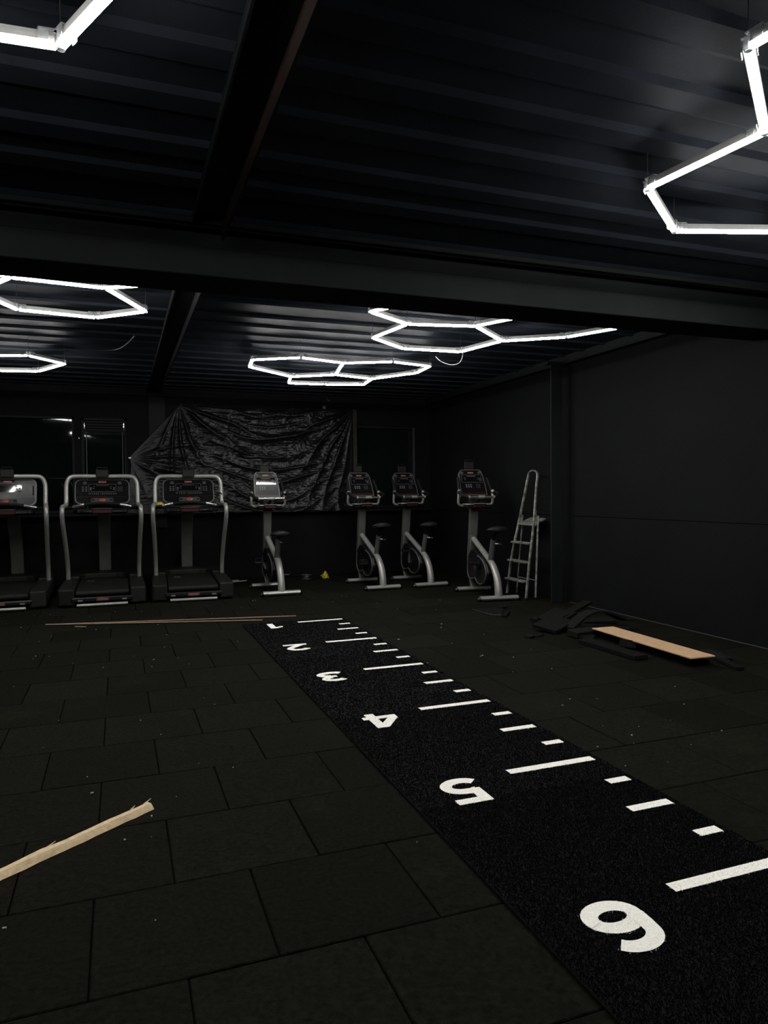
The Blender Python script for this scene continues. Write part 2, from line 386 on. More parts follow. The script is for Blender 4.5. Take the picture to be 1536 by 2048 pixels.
GLYPH = {
 1: [[(.32, 0), (.55, 0), (.55, 1), (.32, 1)], [(.32, 1), (.06, .84), (.06, .63), (.32, .77)]],
 2: [[(.0, 0), (.80, 0), (.80, .19), (.0, .19)]]+strip(arc(.39, .68, .29, .22, 165, -25, 14)+[(.52, .43), (.30, .24), (.16, .10)], T),
 3: strip(arc(.36, .735, .27, .165, 150, -78, 14), T)+strip(arc(.36, .285, .31, .185, 82, -152, 16), T)+[[(.25, .43), (.42, .43), (.42, .60), (.25, .60)]],
 4: [[(.46, 0), (.68, 0), (.68, 1), (.46, 1)], [(.0, .20), (.80, .20), (.80, .39), (.0, .39)], [(.0, .30), (.22, .38), (.60, .88), (.46, 1.0), (.40, 1.0), (.0, .42)]],
 5: [[(.10, .81), (.74, .81), (.74, 1.0), (.10, 1.0)], [(.10, .46), (.31, .46), (.31, 1.0), (.10, 1.0)]]+strip([(.16, .52), (.28, .55)]+arc(.36, .32, .30, .225, 95, -150, 18), T),
 6: strip(arc(.40, .31, .30, .215, 0, 380, 30), T)+strip([(.66, .80)]+arc(.42, .66, .30, .235, 50, 172, 12)+[(.105, .52), (.10, .34)], T),
}
def pile_blades(X, Y, Z, h, w, lean):
    n = len(X); a = rng.uniform(0, 2*PI, n); la = rng.uniform(0, 2*PI, n); l = rng.uniform(0, lean, n); hh = h*rng.uniform(.6, 1.15, n)
    V = np.empty((n, 3, 3)); dx, dy = np.cos(a)*w/2, np.sin(a)*w/2
    V[:, 0] = np.stack([X-dx, Y-dy, np.full(n, Z)], 1); V[:, 1] = np.stack([X+dx, Y+dy, np.full(n, Z)], 1)
    V[:, 2] = np.stack([X+np.cos(la)*l, Y+np.sin(la)*l, Z+hh], 1)
    return V.reshape(-1, 3)
def np_mesh(name, V, F, m, smooth=False):
    me = bpy.data.meshes.new(name); k = F.shape[1]
    me.vertices.add(len(V)); me.vertices.foreach_set('co', np.ascontiguousarray(V, dtype=np.float32).ravel())
    me.loops.add(F.size); me.loops.foreach_set('vertex_index', F.astype(np.int32).ravel())
    me.polygons.add(len(F)); me.polygons.foreach_set('loop_start', np.arange(0, F.size, k, dtype=np.int32)); me.polygons.foreach_set('loop_total', np.full(len(F), k, dtype=np.int32))
    me.update(); me.validate(); me.materials.append(MATS[m]); return me
MARKS = []
def mark(name, polys, label=None):
    # white inlaid pile: a thin carpet backing with upright fibres, one mesh for each marking
    V = []; F3 = []; MARKS_Z = []
    for poly in polys:
        n = len(poly); o = len(V)
        V += [(x, y, MT+.0036+.00005*len(MARKS_Z)) for x, y in poly]; MARKS_Z.append(1)
        for i in range(1, n-1): F3.append((o, o+i, o+i+1))
    xs = [p[0] for q in polys for p in q]; ys = [p[1] for q in polys for p in q]
    yc = sum(ys)/len(ys); dens = np.interp(yc, [-6.5, -5, -3, -1], [70000, 45000, 18000, 6000])
    A = (max(xs)-min(xs)+.004)*(max(ys)-min(ys)+.004); N = int(A*dens)
    X = rng.uniform(min(xs)-.002, max(xs)+.002, N); Y = rng.uniform(min(ys)-.002, max(ys)+.002, N)
    jx, jy = X+rng.normal(0, .0030, N), Y+rng.normal(0, .0030, N)     # ragged tuft edge
    ok = np.zeros(N, bool)
    for q in polys: ok |= inside(q, jx, jy)
    w = float(np.interp(yc, [-6.5, -3, -1], [.0042, .007, .010]))
    B = pile_blades(X[ok], Y[ok], MT, .0052, w, .006); nb = len(B)//3
    V = np.concatenate([np.array(V), B]); F = np.concatenate([np.array(F3), np.arange(nb*3).reshape(-1, 3)+len(V)-nb*3])
    o = link_mesh(name, np_mesh(name, V, F, 'turf_white'), turf)
    if label: o['label'] = label
    MARKS.append((min(xs), max(xs), min(ys), max(ys), polys)); return o
def rect(x0, x1, y0, y1): return [(x0, y0), (x1, y0), (x1, y1), (x0, y1)]
WORDS = {1: 'white number 1 at the far end', 2: 'white number 2', 3: 'white number 3', 4: 'white number 4', 5: 'white number 5', 6: 'white number 6, nearest and largest'}
for n in range(1, 7):
    polys = [[(-.27-(u-.4)*.245, -n+.015-v*.24) for u, v in q] for q in GLYPH[n]]
    mark('number_marking', polys, WORDS[n])
    mark('tick_marking', [rect(0, .452, -n-.024, -n+.024)])
    for q, x0 in ((.25, .343), (.5, .252), (.75, .347)):
        if n < 6: mark('tick_marking', [rect(x0, .452, -n-q-.023, -n-q+.023)])
# black pile, denser towards the near end
BX, BY, BW = [], [], []
for y0, y1, d, w in ((-7.2, -5.2, 95000, .0032), (-5.2, -4.0, 45000, .0045), (-4.0, -2.5, 15000, .009), (-2.5, -.89, 8000, .012)):
    N = int((MX1-MX0)*(y1-y0)*d); X = rng.uniform(MX0+.002, MX1-.002, N); Y = rng.uniform(y0, y1, N); ok = np.ones(N, bool)
    for (x0, x1, ya, yb_, polys) in MARKS:
        s = np.where((X > x0) & (X < x1) & (Y > ya) & (Y < yb_))[0]
        if len(s):
            h = np.zeros(len(s), bool)
            for q in polys: h |= inside(q, X[s], Y[s])
            ok[s[h]] = False
    BX.append(pile_blades(X[ok], Y[ok], MT, .006, w, .005))
B = np.concatenate(BX)
o = link_mesh('turf_pile', np_mesh('turf_pile', B, np.arange(len(B)).reshape(-1, 3), 'turf_black'), turf); o['kind'] = 'stuff'

# ------------------------------------------------------------------ hexagon tube lights
ZL = 2.62
tube_sec = [(.0135, .000), (.0135, -.006), (.010, -.013), (0, -.016), (-.010, -.013), (-.0135, -.006), (-.0135, .000)]
house_sec = [(.0165, .0002), (.0165, .014), (.013, .028), (-.013, .028), (-.0165, .014), (-.0165, .0002)]
def sweep_bar(sec, p, q, gap):
    d = (q-p); L = d.length; d.normalize(); s = Vector((-d.y, d.x, 0)); mb = MB(); n = len(sec)
    a, b = p+d*gap, q-d*gap
    mb.add([a+s*u+Vector((0, 0, w)) for u, w in sec]+[b+s*u+Vector((0, 0, w)) for u, w in sec], [(i, (i+1) % n, n+(i+1) % n, n+i) for i in range(n)]+[tuple(range(n)), tuple(range(2*n-1, n-1, -1))])
    return mb
def fixture(name, verts, edges, label, hang=()):
    V = {k: Vector((*p, ZL)) for k, p in verts.items()}
    c = sum(V.values(), Vector())/len(V); c.z = ZL
    root = tag(empty(name, c), label, 'light', 'hexagon tube lights under the ceiling')
    for a, b in edges:
        t = sweep_bar(tube_sec, V[a]-c, V[b]-c, .016).build('light_tube', 'tube_light', root, smooth=False)
        sweep_bar(house_sec, V[a]-c, V[b]-c, .016).build('tube_housing', 'housing', t, smooth=False)
    for k, p in V.items():
        nb = [V[b] if a == k else V[a] for a, b in edges if k in (a, b)]
        mb = MB(); q = p-c
        mb.lathe([(.012, -.016), (.015, -.010), (.015, .026), (.010, .030)], 10, Matrix.Translation(q))
        for x in nb:
            d = (x-p).normalized(); an = math.atan2(d.y, d.x)
            M = Matrix.Translation(q) @ Matrix.Rotation(an, 4, 'Z')
            mb.box((.030, 0, .031), (.055, .044, .005), M); mb.box((.045, .0225, .012), (.030, .003, .036), M); mb.box((.045, -.0225, .012), (.030, .003, .036), M)
        mb.build('connector', 'clear_plastic', root, smooth=False)
    for k in hang:          # thin wires up to the deck
        q = V[k]-c; MB().tube([q+Vector((0, 0, .03)), q+Vector((0, 0, ZC-ZL-.002))], .0018, 6).build('hanger_wire', 'cable_dark', root)
    return root
fixture('hexagon_light', dict(a=(.16, -2.746), x=(.456, -3.24), b=(.572, -2.471), c=(1.125, -2.582), d=(1.385, -3.10), e=(.478, -1.911), f=(.897, -1.567), g=(1.485, -1.59), h=(1.617, -2.144), i=(2.078, -2.465), j=(2.286, -2.889)),
        ['ax', 'ab', 'bc', 'cd', 'be', 'ef', 'fg', 'gh', 'ch', 'hi', 'ij'], 'white hexagon tube light with a long zigzag tail towards the right wall', 'abceg')
fixture('hexagon_light', dict(A=(-.335, -.586), B=(.1, -.851), C=(.588, -.694), D=(1.052, -.914), E=(1.525, -.786), F=(1.553, -.366), G=(1.214, .189), H=(.719, .031), I=(.265, .314), J=(-.29, -.174), K=(.351, .793), M=(.786, .763), N=(1.263, .643)),
        ['AB', 'BC', 'CD', 'DE', 'EF', 'FG', 'GH', 'HI', 'IJ', 'JA', 'CH', 'IK', 'KM', 'MN', 'NG'], 'white tube light of three joined hexagons above the exercise bikes', 'ABDEK')
fixture('hexagon_light', dict(P=(-2.214, -2.831), Q=(-1.67, -2.774), R=(-1.29, -3.01), S=(-1.405, -2.231), T=(-1.748, -1.925), U=(-2.277, -2.002), W=(-2.47, -2.42), X=(-2.61, -3.21), Y=(-3.262, -3.18), Z=(-3.518, -2.77), V=(-3.122, -2.39)),
        ['PQ', 'QR', 'QS', 'ST', 'TU', 'UW', 'WP', 'PX', 'XY', 'YZ', 'ZV', 'VW'], 'white hexagon tube light left of the rafter just behind the cross beam', 'PQSU')
fixture('hexagon_light', dict(a=(-2.93, .01), b=(-2.403, -.158), c=(-2.111, .219), d=(-2.405, .773), e=(-2.945, .877), f=(-3.22, .45)),
        ['ab', 'bc', 'cd', 'de', 'ef', 'fa'], 'white hexagon tube light above the treadmills, cut by the left edge', 'bcde')
def ring6(cx, cy, a0, keys): return {k: (cx+.55*math.cos(math.radians(a0+60*i)), cy+.55*math.sin(math.radians(a0+60*i))) for i, k in enumerate(keys)}
hx = ring6(-2.056, -5.85, 56, 'abcdef'); h2 = ring6(-2.913, -6.268, 56, 'ghijkl'); hx.update({k: h2[k] for k in 'hijk'})
fixture('hexagon_light', hx, ['ab', 'bc', 'cd', 'de', 'ef', 'fa', 'ch', 'hi', 'ij', 'jk', 'kd'], 'bright white tube light corner at the top left of the picture', 'abcf')
fixture('hexagon_light', dict(b=(.212, -6.086), c=(.697, -5.718), d=(.623, -5.168), e=(1.115, -4.795), f=(1.681, -4.972), g=(1.755, -5.522), h=(1.263, -5.895), i=(1.344, -6.44), j=(.859, -6.808), k=(.293, -6.631), l=(2.173, -4.599), m=(2.739, -4.776), n=(2.813, -5.326), o=(2.321, -5.699)),
        ['bc', 'cd', 'de', 'ef', 'fg', 'gh', 'hc', 'hi', 'ij', 'jk', 'kb', 'fl', 'lm', 'mn', 'no', 'og'], 'bright white hexagon tube light at the top right of the picture', 'bde')

# ------------------------------------------------------------------ shared console parts
def panel_matrix(origin, tilt):
    # local x = right, y = up along the tilted face, z = out of the face towards the user (-Y)
    u = Vector((0, math.sin(tilt), math.cos(tilt))); nrm = Vector((0, -math.cos(tilt), math.sin(tilt))); x = Vector((1, 0, 0))
    return Matrix(((x.x, u.x, nrm.x, origin[0]), (x.y, u.y, nrm.y, origin[1]), (x.z, u.z, nrm.z, origin[2]), (0, 0, 0, 1)))
def text_mesh(txt, size, m, M):
    cu = bpy.data.curves.new('t', 'FONT'); cu.body = txt; cu.size = size; cu.align_x = 'CENTER'; cu.align_y = 'CENTER'; cu.extrude = .0004; cu.offset = size*.02
    o = bpy.data.objects.new('t', cu); COL.objects.link(o)
    me = bpy.data.meshes.new_from_object(o.evaluated_get(bpy.context.evaluated_depsgraph_get()))
    bpy.data.objects.remove(o); me.transform(M); me.materials.clear(); me.materials.append(MATS[m]); return me
def ring(poly_o, poly_i, z0, z1, mb, M):
    n = len(poly_o); vs = [(*p, z0) for p in poly_o]+[(*p, z0) for p in poly_i]+[(*p, z1) for p in poly_o]+[(*p, z1) for p in poly_i]; fs = []
    for i in range(n):
        j = (i+1) % n
        fs += [(2*n+i, 2*n+j, 3*n+j, 3*n+i), (i, n+i, n+j, j), (i, j, 2*n+j, 2*n+i), (n+i, 3*n+i, 3*n+j, n+j)]
    mb.add(vs, fs, M)

# ------------------------------------------------------------------ treadmill (rear end at local y = 0, user faces +Y)
def make_treadmill(con_tilt=24.):
    r = empty('treadmill')
    for s in (-1, 1):
        sr = MB().prism([(.30, .0), (.47, .03), (.475, .12), (.47, 1.30), (.30, 1.30)] if s > 0 else [(-.30, 1.30), (-.47, 1.30), (-.475, .12), (-.47, .03), (-.30, .0)], .02, .205)
        sr = sr.build('side_rail', 'plastic_dark', r, smooth=False)
        bv = sr.modifiers.new('b', 'BEVEL'); bv.width = .018; bv.segments = 3
        for k in range(5): MB().cbox((s*.325, .22+k*.2, .206), (.035, .10, .006), .002).build('tread_pad', 'grip_black', sr, smooth=False)
    # belt with rounded rear roller
    P = [(1.62, .178), (.10, .178)]+[(.10+.035*math.cos(math.radians(a)), .143+.035*math.sin(math.radians(a))) for a in (110, 135, 160, 180, 200, 225, 250, 270)]+[(1.62, .108)]
    mb = MB(); n = len(P); mb.add([(-.285, y, z) for y, z in P]+[(.285, y, z) for y, z in P], [(i, (i+1) % n, n+(i+1) % n, n+i) for i in range(n)]+[tuple(range(n)), tuple(range(2*n-1, n-1, -1))])
    belt = mb.build('belt', 'belt_rubber', r)
    mb = MB()
    for k, w in enumerate((.004, .012, .004, .010, .004)): mb.box((-.20+k*.020, 1.05, .1787), (w, .10, .0012))
    mb.build('belt_print', 'print_grey', belt, smooth=False)
    MB().box((0, .9, .075), (.62, 1.6, .05)).build('deck_frame', 'plastic_black', r, smooth=False)
    # hood: U-shaped in plan, over the motor
    out = [(.47, 1.15), (.47, 1.60)]+[(.47-.16*(1-math.cos(math.radians(a))), 1.72+.16*math.sin(math.radians(a))) for a in (0, 30, 60, 90)]
    out += [(-x, y) for x, y in out[::-1]]
    inn = [(-.30, 1.15), (-.30, 1.36), (-.24, 1.44), (-.14, 1.47), (.14, 1.47), (.24, 1.44), (.30, 1.36), (.30, 1.15)]
    hood = MB().prism(out+inn, .04, .238).build('motor_hood', 'plastic_dark', r, smooth=False)
    bv = hood.modifiers.new('b', 'BEVEL'); bv.width = .02; bv.segments = 3
    # rear bumper with badge, reflectors and foot bar
    bmp = MB().cbox((0, .012, .085), (.66, .05, .052), .012).build('rear_bumper', 'plastic_black', r, smooth=False)
    M = panel_matrix((0, -.0145, .085), .05)
    mb = MB(); mb.prism(rrect(.130, .027, .012), 0, .003, M); bd = mb.build('logo_badge', 'logo_red', bmp, smooth=False)
    mb = MB(); ring(rrect(.130, .027, .0125), rrect(.124, .021, .0095), .003, .0036, mb, M); mb.build('badge_outline', 'logo_pink', bmp, smooth=False)
    link_mesh('badge_lettering', text_mesh('STAR TRAC', .018, 'print_grey', M @ Matrix.Translation((0, 0, .0034))), bmp)
    for s in (-1, 1): MB().box((s*.235, -.0135, .078), (.05, .003, .018)).build('reflector', 'print_grey', bmp, smooth=False)
    MB().tube([(-.27, -.035, .028), (.27, -.035, .028)], .020, 12, sec=(1.1, .9)).build('rear_step_bar', 'silver', r)
    # one continuous handrail tube: post, forward bend, hoop over the console, and back down
    L = [(-.425, 1.12, .20), (-.427, 1.06, .40), (-.435, .86, .68), (-.447, .66, .93), (-.449, .61, 1.06), (-.445, .66, 1.13), (-.432, .80, 1.135), (-.424, .92, 1.15), (-.42, .955, 1.22), (-.42, .985, 1.34), (-.412, 1.0, 1.43), (-.375, 1.01, 1.495), (-.30, 1.012, 1.51), (-.1, 1.012, 1.51)]
    pts = L+[(-x, y, z) for x, y, z in L[::-1]]
    MB().tube(pts, .027, 14, smooth=5, upv=(1, 0, 0)).build('handrail_frame', 'silver', r)
    # centre post
    mb = MB(); sec = [(1.86, .225), (1.84, .45), (1.74, .70), (1.55, .92), (1.42, 1.06)]
    vs = []; fs = []
    for y, z in sec:
        for dx, dy in ((-.078, -.012), (-.07, -.02), (.07, -.02), (.078, -.012), (.078, .04), (-.078, .04)): vs.append((dx, y+dy, z))
    for i in range(len(sec)-1):
        for k in range(6): fs.append((i*6+k, i*6+(k+1) % 6, (i+1)*6+(k+1) % 6, (i+1)*6+k))
    fs += [tuple(range(5, -1, -1)), tuple(24+k for k in range(6))]
    mb.add(vs, fs).build('centre_post', 'silver_panel', r)
    # console
    tilt = math.radians(con_tilt); M = panel_matrix((0, .96, 1.315), tilt)
    co = MB().prism(rrect(.635, .35, .07, 8), -.07, 0, M).build('console', 'console_face', r, smooth=False)
    mb = MB(); ring(rrect(.645, .36, .075, 8), rrect(.622, .337, .064, 8), -.05, .004, mb, M); mb.build('console_bezel', 'silver_panel', co, smooth=False)
    MB().prism(rrect(.315, .105, .012), 0, .0015, M @ Matrix.Translation((0, .055, 0))).build('display', 'display_gloss', co, smooth=False)
    mb = MB(); ring(rrect(.325, .113, .014), rrect(.315, .104, .012), 0, .0025, mb, M @ Matrix.Translation((0, .055, 0))); mb.build('display_border', 'print_dim', co, smooth=False)
    mb = MB(); mb.prism(rrect(.095, .020, .009), 0, .002, M @ Matrix.Translation((0, .143, 0))); mb.build('logo_badge', 'logo_pink', co, smooth=False)
    mb = MB()
    for x in (-.205, .205):
        ring(rrect(.042, .036, .008), rrect(.036, .030, .006), 0, .002, mb, M @ Matrix.Translation((x, .128, 0)))
        mb.prism(rrect(.016, .010, .004), 0, .002, M @ Matrix.Translation((x, .128, 0)))
    mb.build('corner_key', 'print_grey', co, smooth=False)
    mb = MB()
    for i in range(2):
        for j in range(3): mb.prism(rrect(.024, .017, .008, 3), 0, .002, M @ Matrix.Translation((-.228+i*.038, .068-j*.028, 0)))
    mb.build('program_buttons', 'print_dim', co, smooth=False)
    mb = MB()
    for i in range(3):
        for j in range(4): mb.prism(rrect(.012, .010, .003, 2), 0, .002, M @ Matrix.Translation((.188+i*.022, .066-j*.019, 0)))
    mb.build('number_keypad', 'print_dim', co, smooth=False)
    mb = MB()
    for i in range(12):
        if i == 4: continue
        for j in range(2): mb.box((-.115+i*.0225, -.021-j*.016, .001), (.012, .010, .002), M)
    mb.box((-.025, -.028, .001), (.003, .034, .002), M); mb.box((-.148, -.03, .001), (.022, .014, .002), M); mb.box((.158, -.03, .001), (.022, .014, .002), M)
    mb.build('speed_keys', 'print_dim', co, smooth=False)
    mb = MB()
    for s in (-1, 1):
        mb.prism(rrect(.024, .018, .008, 3), 0.0015, .003, M @ Matrix.Translation((s*.137, .052, 0))); mb.prism(rrect(.024, .018, .008, 3), .0015, .003, M @ Matrix.Translation((s*.137, .030, 0)))
        mb.box((s*.10, .075, .002), (.028, .006, .001), M); mb.box((s*.10, .047, .002), (.016, .010, .001), M)
    mb.box((0, .090, .002), (.15, .005, .001), M)
    mb.build('display_print', 'print_dim', co, smooth=False)
    MB().box((0, -.075, .001), (.60, .004, .0015), M).build('red_stripe', 'red_plastic', co, smooth=False)
    for s in (-1, 1): MB().cbox((s*.285, .02, .003), (.016, .12, .01), .004, M).build('speaker_slot', 'grip_black', co, smooth=False)
    # arched cross bar with sensor grips, stop switch, lower handle
    A = [(-.43, .80, 1.115), (-.33, .74, 1.125), (-.22, .70, 1.15), (-.11, .68, 1.167), (0, .675, 1.172), (.11, .68, 1.167), (.22, .70, 1.15), (.33, .74, 1.125), (.43, .80, 1.115)]
    MB().tube(A, .019, 10, smooth=4).build('cross_bar', 'grip_black', r)
    for s in (-1, 1):
        MB().tube([(s*.33, .735, 1.128), (s*.26, .707, 1.144), (s*.20, .693, 1.156)], .0205, 12, smooth=4).build('pulse_grip', 'chrome', r)
        MB().prism([(s*.43, .80), (s*.41, 1.0), (s*.25, 1.0), (s*.25, .80)][::s], 1.085, 1.125).build('side_tray', 'plastic_black', r, smooth=False)
    sp = MB().prism(rrect(.26, .10, .03), -.012, .012, Matrix.Translation((0, .73, 1.20)) @ Matrix.Rotation(math.radians(32), 4, 'X')).build('stop_panel', 'chrome', r, smooth=False)
    MB().lathe([(.040, 0), (.040, .008), (.032, .015), (.0, .017)], 20, Matrix.Translation((0, .725, 1.21)) @ Matrix.Rotation(math.radians(32), 4, 'X') @ Matrix.Diagonal((1, .7, 1, 1))).build('stop_button', 'orange_button', sp)
    for s in (-1, 1): MB().prism(rrect(.035, .03, .008), .012, .014, Matrix.Translation((s*.105, .73, 1.20)) @ Matrix.Rotation(math.radians(32), 4, 'X')).build('stop_panel_key', 'grip_black', sp, smooth=False)
    MB().tube([(-.27, .80, 1.10), (-.25, .72, 1.075), (-.15, .68, 1.07), (.15, .68, 1.07), (.25, .72, 1.075), (.27, .80, 1.10)], .020, 10, smooth=4).build('lower_handle', 'plastic_black', r)
    sw = MB().cbox((0, .665, 1.072), (.235, .04, .062), .014).build('sensor_cover', 'red_plastic', r, smooth=False)
    MB().cbox((0, .662, 1.106), (.235, .035, .008), .003).build('sensor_trim', 'silver_panel', sw, smooth=False)
    MB().cbox((0, .85, 1.075), (.60, .30, .07), .02).build('console_neck', 'plastic_black', r, smooth=False)
    mh = MB().cbox((0, .98, 1.545), (.150, .05, .10), .008).build('media_holder', 'plastic_dark', r, smooth=False)
    MB().tube([(-.06, .985, 1.59), (-.055, .99, 1.622), (.055, .99, 1.622), (.06, .985, 1.59)], .004, 8).build('holder_wire', 'plastic_black', mh)
    return r
tm = make_treadmill(31.); tm_left = make_treadmill(24.)
for o, x, y, a, lab in ((tm, -.80, .93, -2.6, 'treadmill nearest the bikes, with a yellow cloth by its console'),
                        (None, -1.81, .95, 0., 'middle treadmill of the row, between two other treadmills'),
                        (tm_left, -2.87, .97, 1.0, 'leftmost treadmill, cut off by the left edge of the picture')):
    if o is None: o = copy_tree(tm)
    o.location = (x, y, 0); o.rotation_euler = (0, 0, math.radians(a)); tag(o, lab, 'treadmill', 'treadmills along the back wall')

# ------------------------------------------------------------------ upright exercise bike (local origin mid-way between the feet)
def make_bike(seat_dz=0., crank_a=20., con_tilt=29., name='exercise_bike'):
    r = empty(name)
    for nm, y, hl in (('rear_foot', -.43, .262), ('front_foot', .43, .25)):
        f = MB().tube([(-hl+.03, y, .036), (hl-.03, y, .036)], .034, 14, sec=(1.25, .8)).build(nm, 'silver', r)
        for s in (-1, 1):
            MB().tube([(s*(hl-.03), y, .034), (s*hl, y, .022)], [.0345, .026], 14, sec=(1.25, .8)).build('end_cap', 'plastic_black', f)
            MB().cbox((s*(hl-.06), y, .008), (.05, .06, .016), .004).build('foot_pad', 'grip_black', f, smooth=False)
    # rear stem curving up into the diagonal spine
    MB().tube([(0, -.425, .05), (0, -.415, .15), (0, -.37, .27), (0, -.27, .38), (0, -.13, .455), (0, .10, .545), (0, .34, .64), (0, .50, .70)], [.047, .045, .043, .041, .038, .037, .037, .037], 14, smooth=5, upv=(1, 0, 0), sec=(.85, 1.0)).build('frame_spine', 'silver', r)
    # front leg: broad curved fin from the knee down to the front foot
    mb = MB(); vs = []; fs = []
    prof = [(.455, .72, .052, .05), (.47, .62, .055, .055), (.50, .50, .055, .055), (.525, .38, .052, .04), (.53, .28, .045, .028), (.50, .16, .042, .025), (.44, .05, .040, .03)]
    for y, z, hw, hd in prof:
        for a in range(12): vs.append((hw*math.copysign(abs(math.cos(a*PI/6))**.6, math.cos(a*PI/6)), y+hd*math.copysign(abs(math.sin(a*PI/6))**.6, math.sin(a*PI/6)), z))
    for i in range(len(prof)-1):
        for k in range(12): fs.append((i*12+k, i*12+(k+1) % 12, (i+1)*12+(k+1) % 12, (i+1)*12+k))
    fs += [tuple(range(11, -1, -1)), tuple(72+k for k in range(12))]
    mb.add(vs, fs).build('front_leg', 'silver_panel', r)
    # mast
    mb = MB(); sec = [(.46, .66), (.44, .80), (.42, .95), (.40, 1.08)]; vs = []; fs = []
    for y, z in sec:
        for dx, dy in ((-.055, -.02), (-.047, -.032), (.047, -.032), (.055, -.02), (.055, .03), (-.055, .03)): vs.append((dx, y+dy, z))
    for i in range(3):
        for k in range(6): fs.append((i*6+k, i*6+(k+1) % 6, (i+1)*6+(k+1) % 6, (i+1)*6+k))
    fs += [tuple(range(5, -1, -1)), tuple(18+k for k in range(6))]
    ma = mb.add(vs, fs).build('mast', 'silver_panel', r)
    for s in (-1, 1): MB().lathe([(.006, 0), (.006, .003), (.003, .005)], 8, panel_matrix((s*.026, .411, .745), -.1)).build('bolt', 'chrome', ma)
    # shroud in side view (y,z), with a pale trim line on each side
    SH = [(.10, .50), (.24, .545), (.38, .54), (.49, .44), (.52, .30), (.50, .20), (.42, .155), (.30, .165), (.22, .185), (.13, .135), (.02, .12), (-.10, .145), (-.19, .21), (-.22, .30), (-.16, .40), (-.04, .47)]
    Myz = Matrix(((0, 0, 1, 0), (1, 0, 0, 0), (0, 1, 0, 0), (0, 0, 0, 1)))
    sh = MB().prism(SH, -.062, .062, Myz).build('flywheel_shroud', 'plastic_black', r, smooth=False)
    bv = sh.modifiers.new('b', 'BEVEL'); bv.width = .02; bv.segments = 3
    for s in (-1, 1):
        SHi = [(.14+(y-.14)*.90, .32+(z-.32)*.90) for y, z in SH]
        MB().tube([(s*.063, y, z) for y, z in SHi[3:]+SHi[:1]], .010, 8, smooth=3).build('shroud_trim', 'print_dim', sh)
        mb = MB()
        for k in range(2): mb.box((s*.0625, .20+k*.0, .335-k*.034), (.003, .07-.02*k, .020))
        mb.box((s*.0625, .245, .32), (.003, .012, .06)); mb.build('shroud_print', 'orange_print', sh, smooth=False)
    MB().lathe([(.06, -.072), (.06, .072)], 20, ypr((0, .14, .28), ry=PI/2)).build('crank_hub', 'plastic_dark', r)
    for s in (-1, 1):
        a = math.radians(crank_a+(180 if s > 0 else 0)); dy, dz = math.cos(a), math.sin(a); L = .17
        c = MB().tube([(s*.078, .14, .28), (s*.085, .14+dy*L*.6, .28+dz*L*.6), (s*.09, .14+dy*L, .28+dz*L)], [.017, .014, .016], 10, sec=(.7, 1.1), upv=(1, 0, 0)).build('crank_arm', 'silver_panel', r)
        p = Vector((s*.145, .14+dy*L, .28+dz*L))
        pd = MB().cbox(p, (.10, .085, .028), .008).build('pedal', 'plastic_black', c, smooth=False)
        MB().tube([p+Vector((-.045, -.05, .0)), p+Vector((-.045, -.02, .055)), p+Vector((.045, -.02, .055)), p+Vector((.045, -.05, 0))], .005, 8, smooth=3).build('pedal_strap', 'grip_black', c)
    # saddle on its post
    MB().tube([(0, -.165, .43), (0, -.265, .70)], .033, 14, upv=(1, 0, 0), sec=(.95, 1.0)).build('seat_tube', 'silver_panel', r)
    MB().tube([(0, -.262, .69), (0, -.295, .79+seat_dz)], .022, 12).build('seat_post', 'plastic_black', r)
    kn = MB().tube([(.02, -.27, .655), (.055, -.295, .65)], [.012, .012], 10).build('adjust_knob', 'chrome', r)
    MB().tube([(.05, -.292, .651), (.085, -.315, .645)], [.02, .022], 12).build('knob_cap', 'plastic_black', kn)
    mb = MB(); vs = []; fs = []; N = 16
    rowsS = [(-.17, .03, .020), (-.155, .085, .035), (-.11, .125, .042), (-.04, .12, .040), (.03, .075, .034), (.09, .04, .030), (.135, .025, .024), (.15, .010, .014)]
    for y, hw, hh in rowsS:
        for k in range(N):
            a = 2*PI*k/N; vs.append((hw*math.cos(a), -.30+y, .825+seat_dz+hh*math.sin(a)*(1 if math.sin(a) > 0 else .7)+(.012 if y < -.1 else 0)))
    for i in range(len(rowsS)-1):
        for k in range(N): fs.append((i*N+k, i*N+(k+1) % N, (i+1)*N+(k+1) % N, (i+1)*N+k))
    fs += [tuple(range(N-1, -1, -1)), tuple((len(rowsS)-1)*N+k for k in range(N))]
    mb.add(vs, fs).build('seat', 'plastic_dark', r)
    MB().cbox((0, -.30, .790+seat_dz), (.06, .12, .025), .006).build('seat_clamp', 'plastic_black', r, smooth=False)
    # console head
    tilt = math.radians(con_tilt); M = panel_matrix((0, .465, 1.385), tilt)
    out = [(-.165, -.175), (.165, -.175), (.165, -.05), (.155, .10), (.14, .165), (.115, .19), (-.115, .19), (-.14, .165), (-.155, .10), (-.165, -.05)]
    co = MB().prism(out, -.065, 0, M).build('console', 'console_face', r, smooth=False)
    mb = MB(); ring([(x*1.05, y*1.03) for x, y in out], [(x*.985, y*.985) for x, y in out], -.06, .004, mb, M); mb.build('console_bezel', 'silver_panel', co, smooth=False)
    MB().prism([(-.135, .01), (.135, .01), (.125, .115), (-.125, .115)], 0, .0015, M).build('display', 'display_gloss', co, smooth=False)
    mb = MB(); oo = [(-.14, .005), (.14, .005), (.13, .12), (-.13, .12)]; ii = [(-.135, .01), (.135, .01), (.125, .115), (-.125, .115)]
    ring(oo, ii, 0, .0025, mb, M); mb.build('display_border', 'print_dim', co, smooth=False)
    mb = MB(); mb.prism(rrect(.078, .017, .007), 0, .002, M @ Matrix.Translation((0, .148, 0))); mb.build('logo_badge', 'logo_pink', co, smooth=False)
    mb = MB()
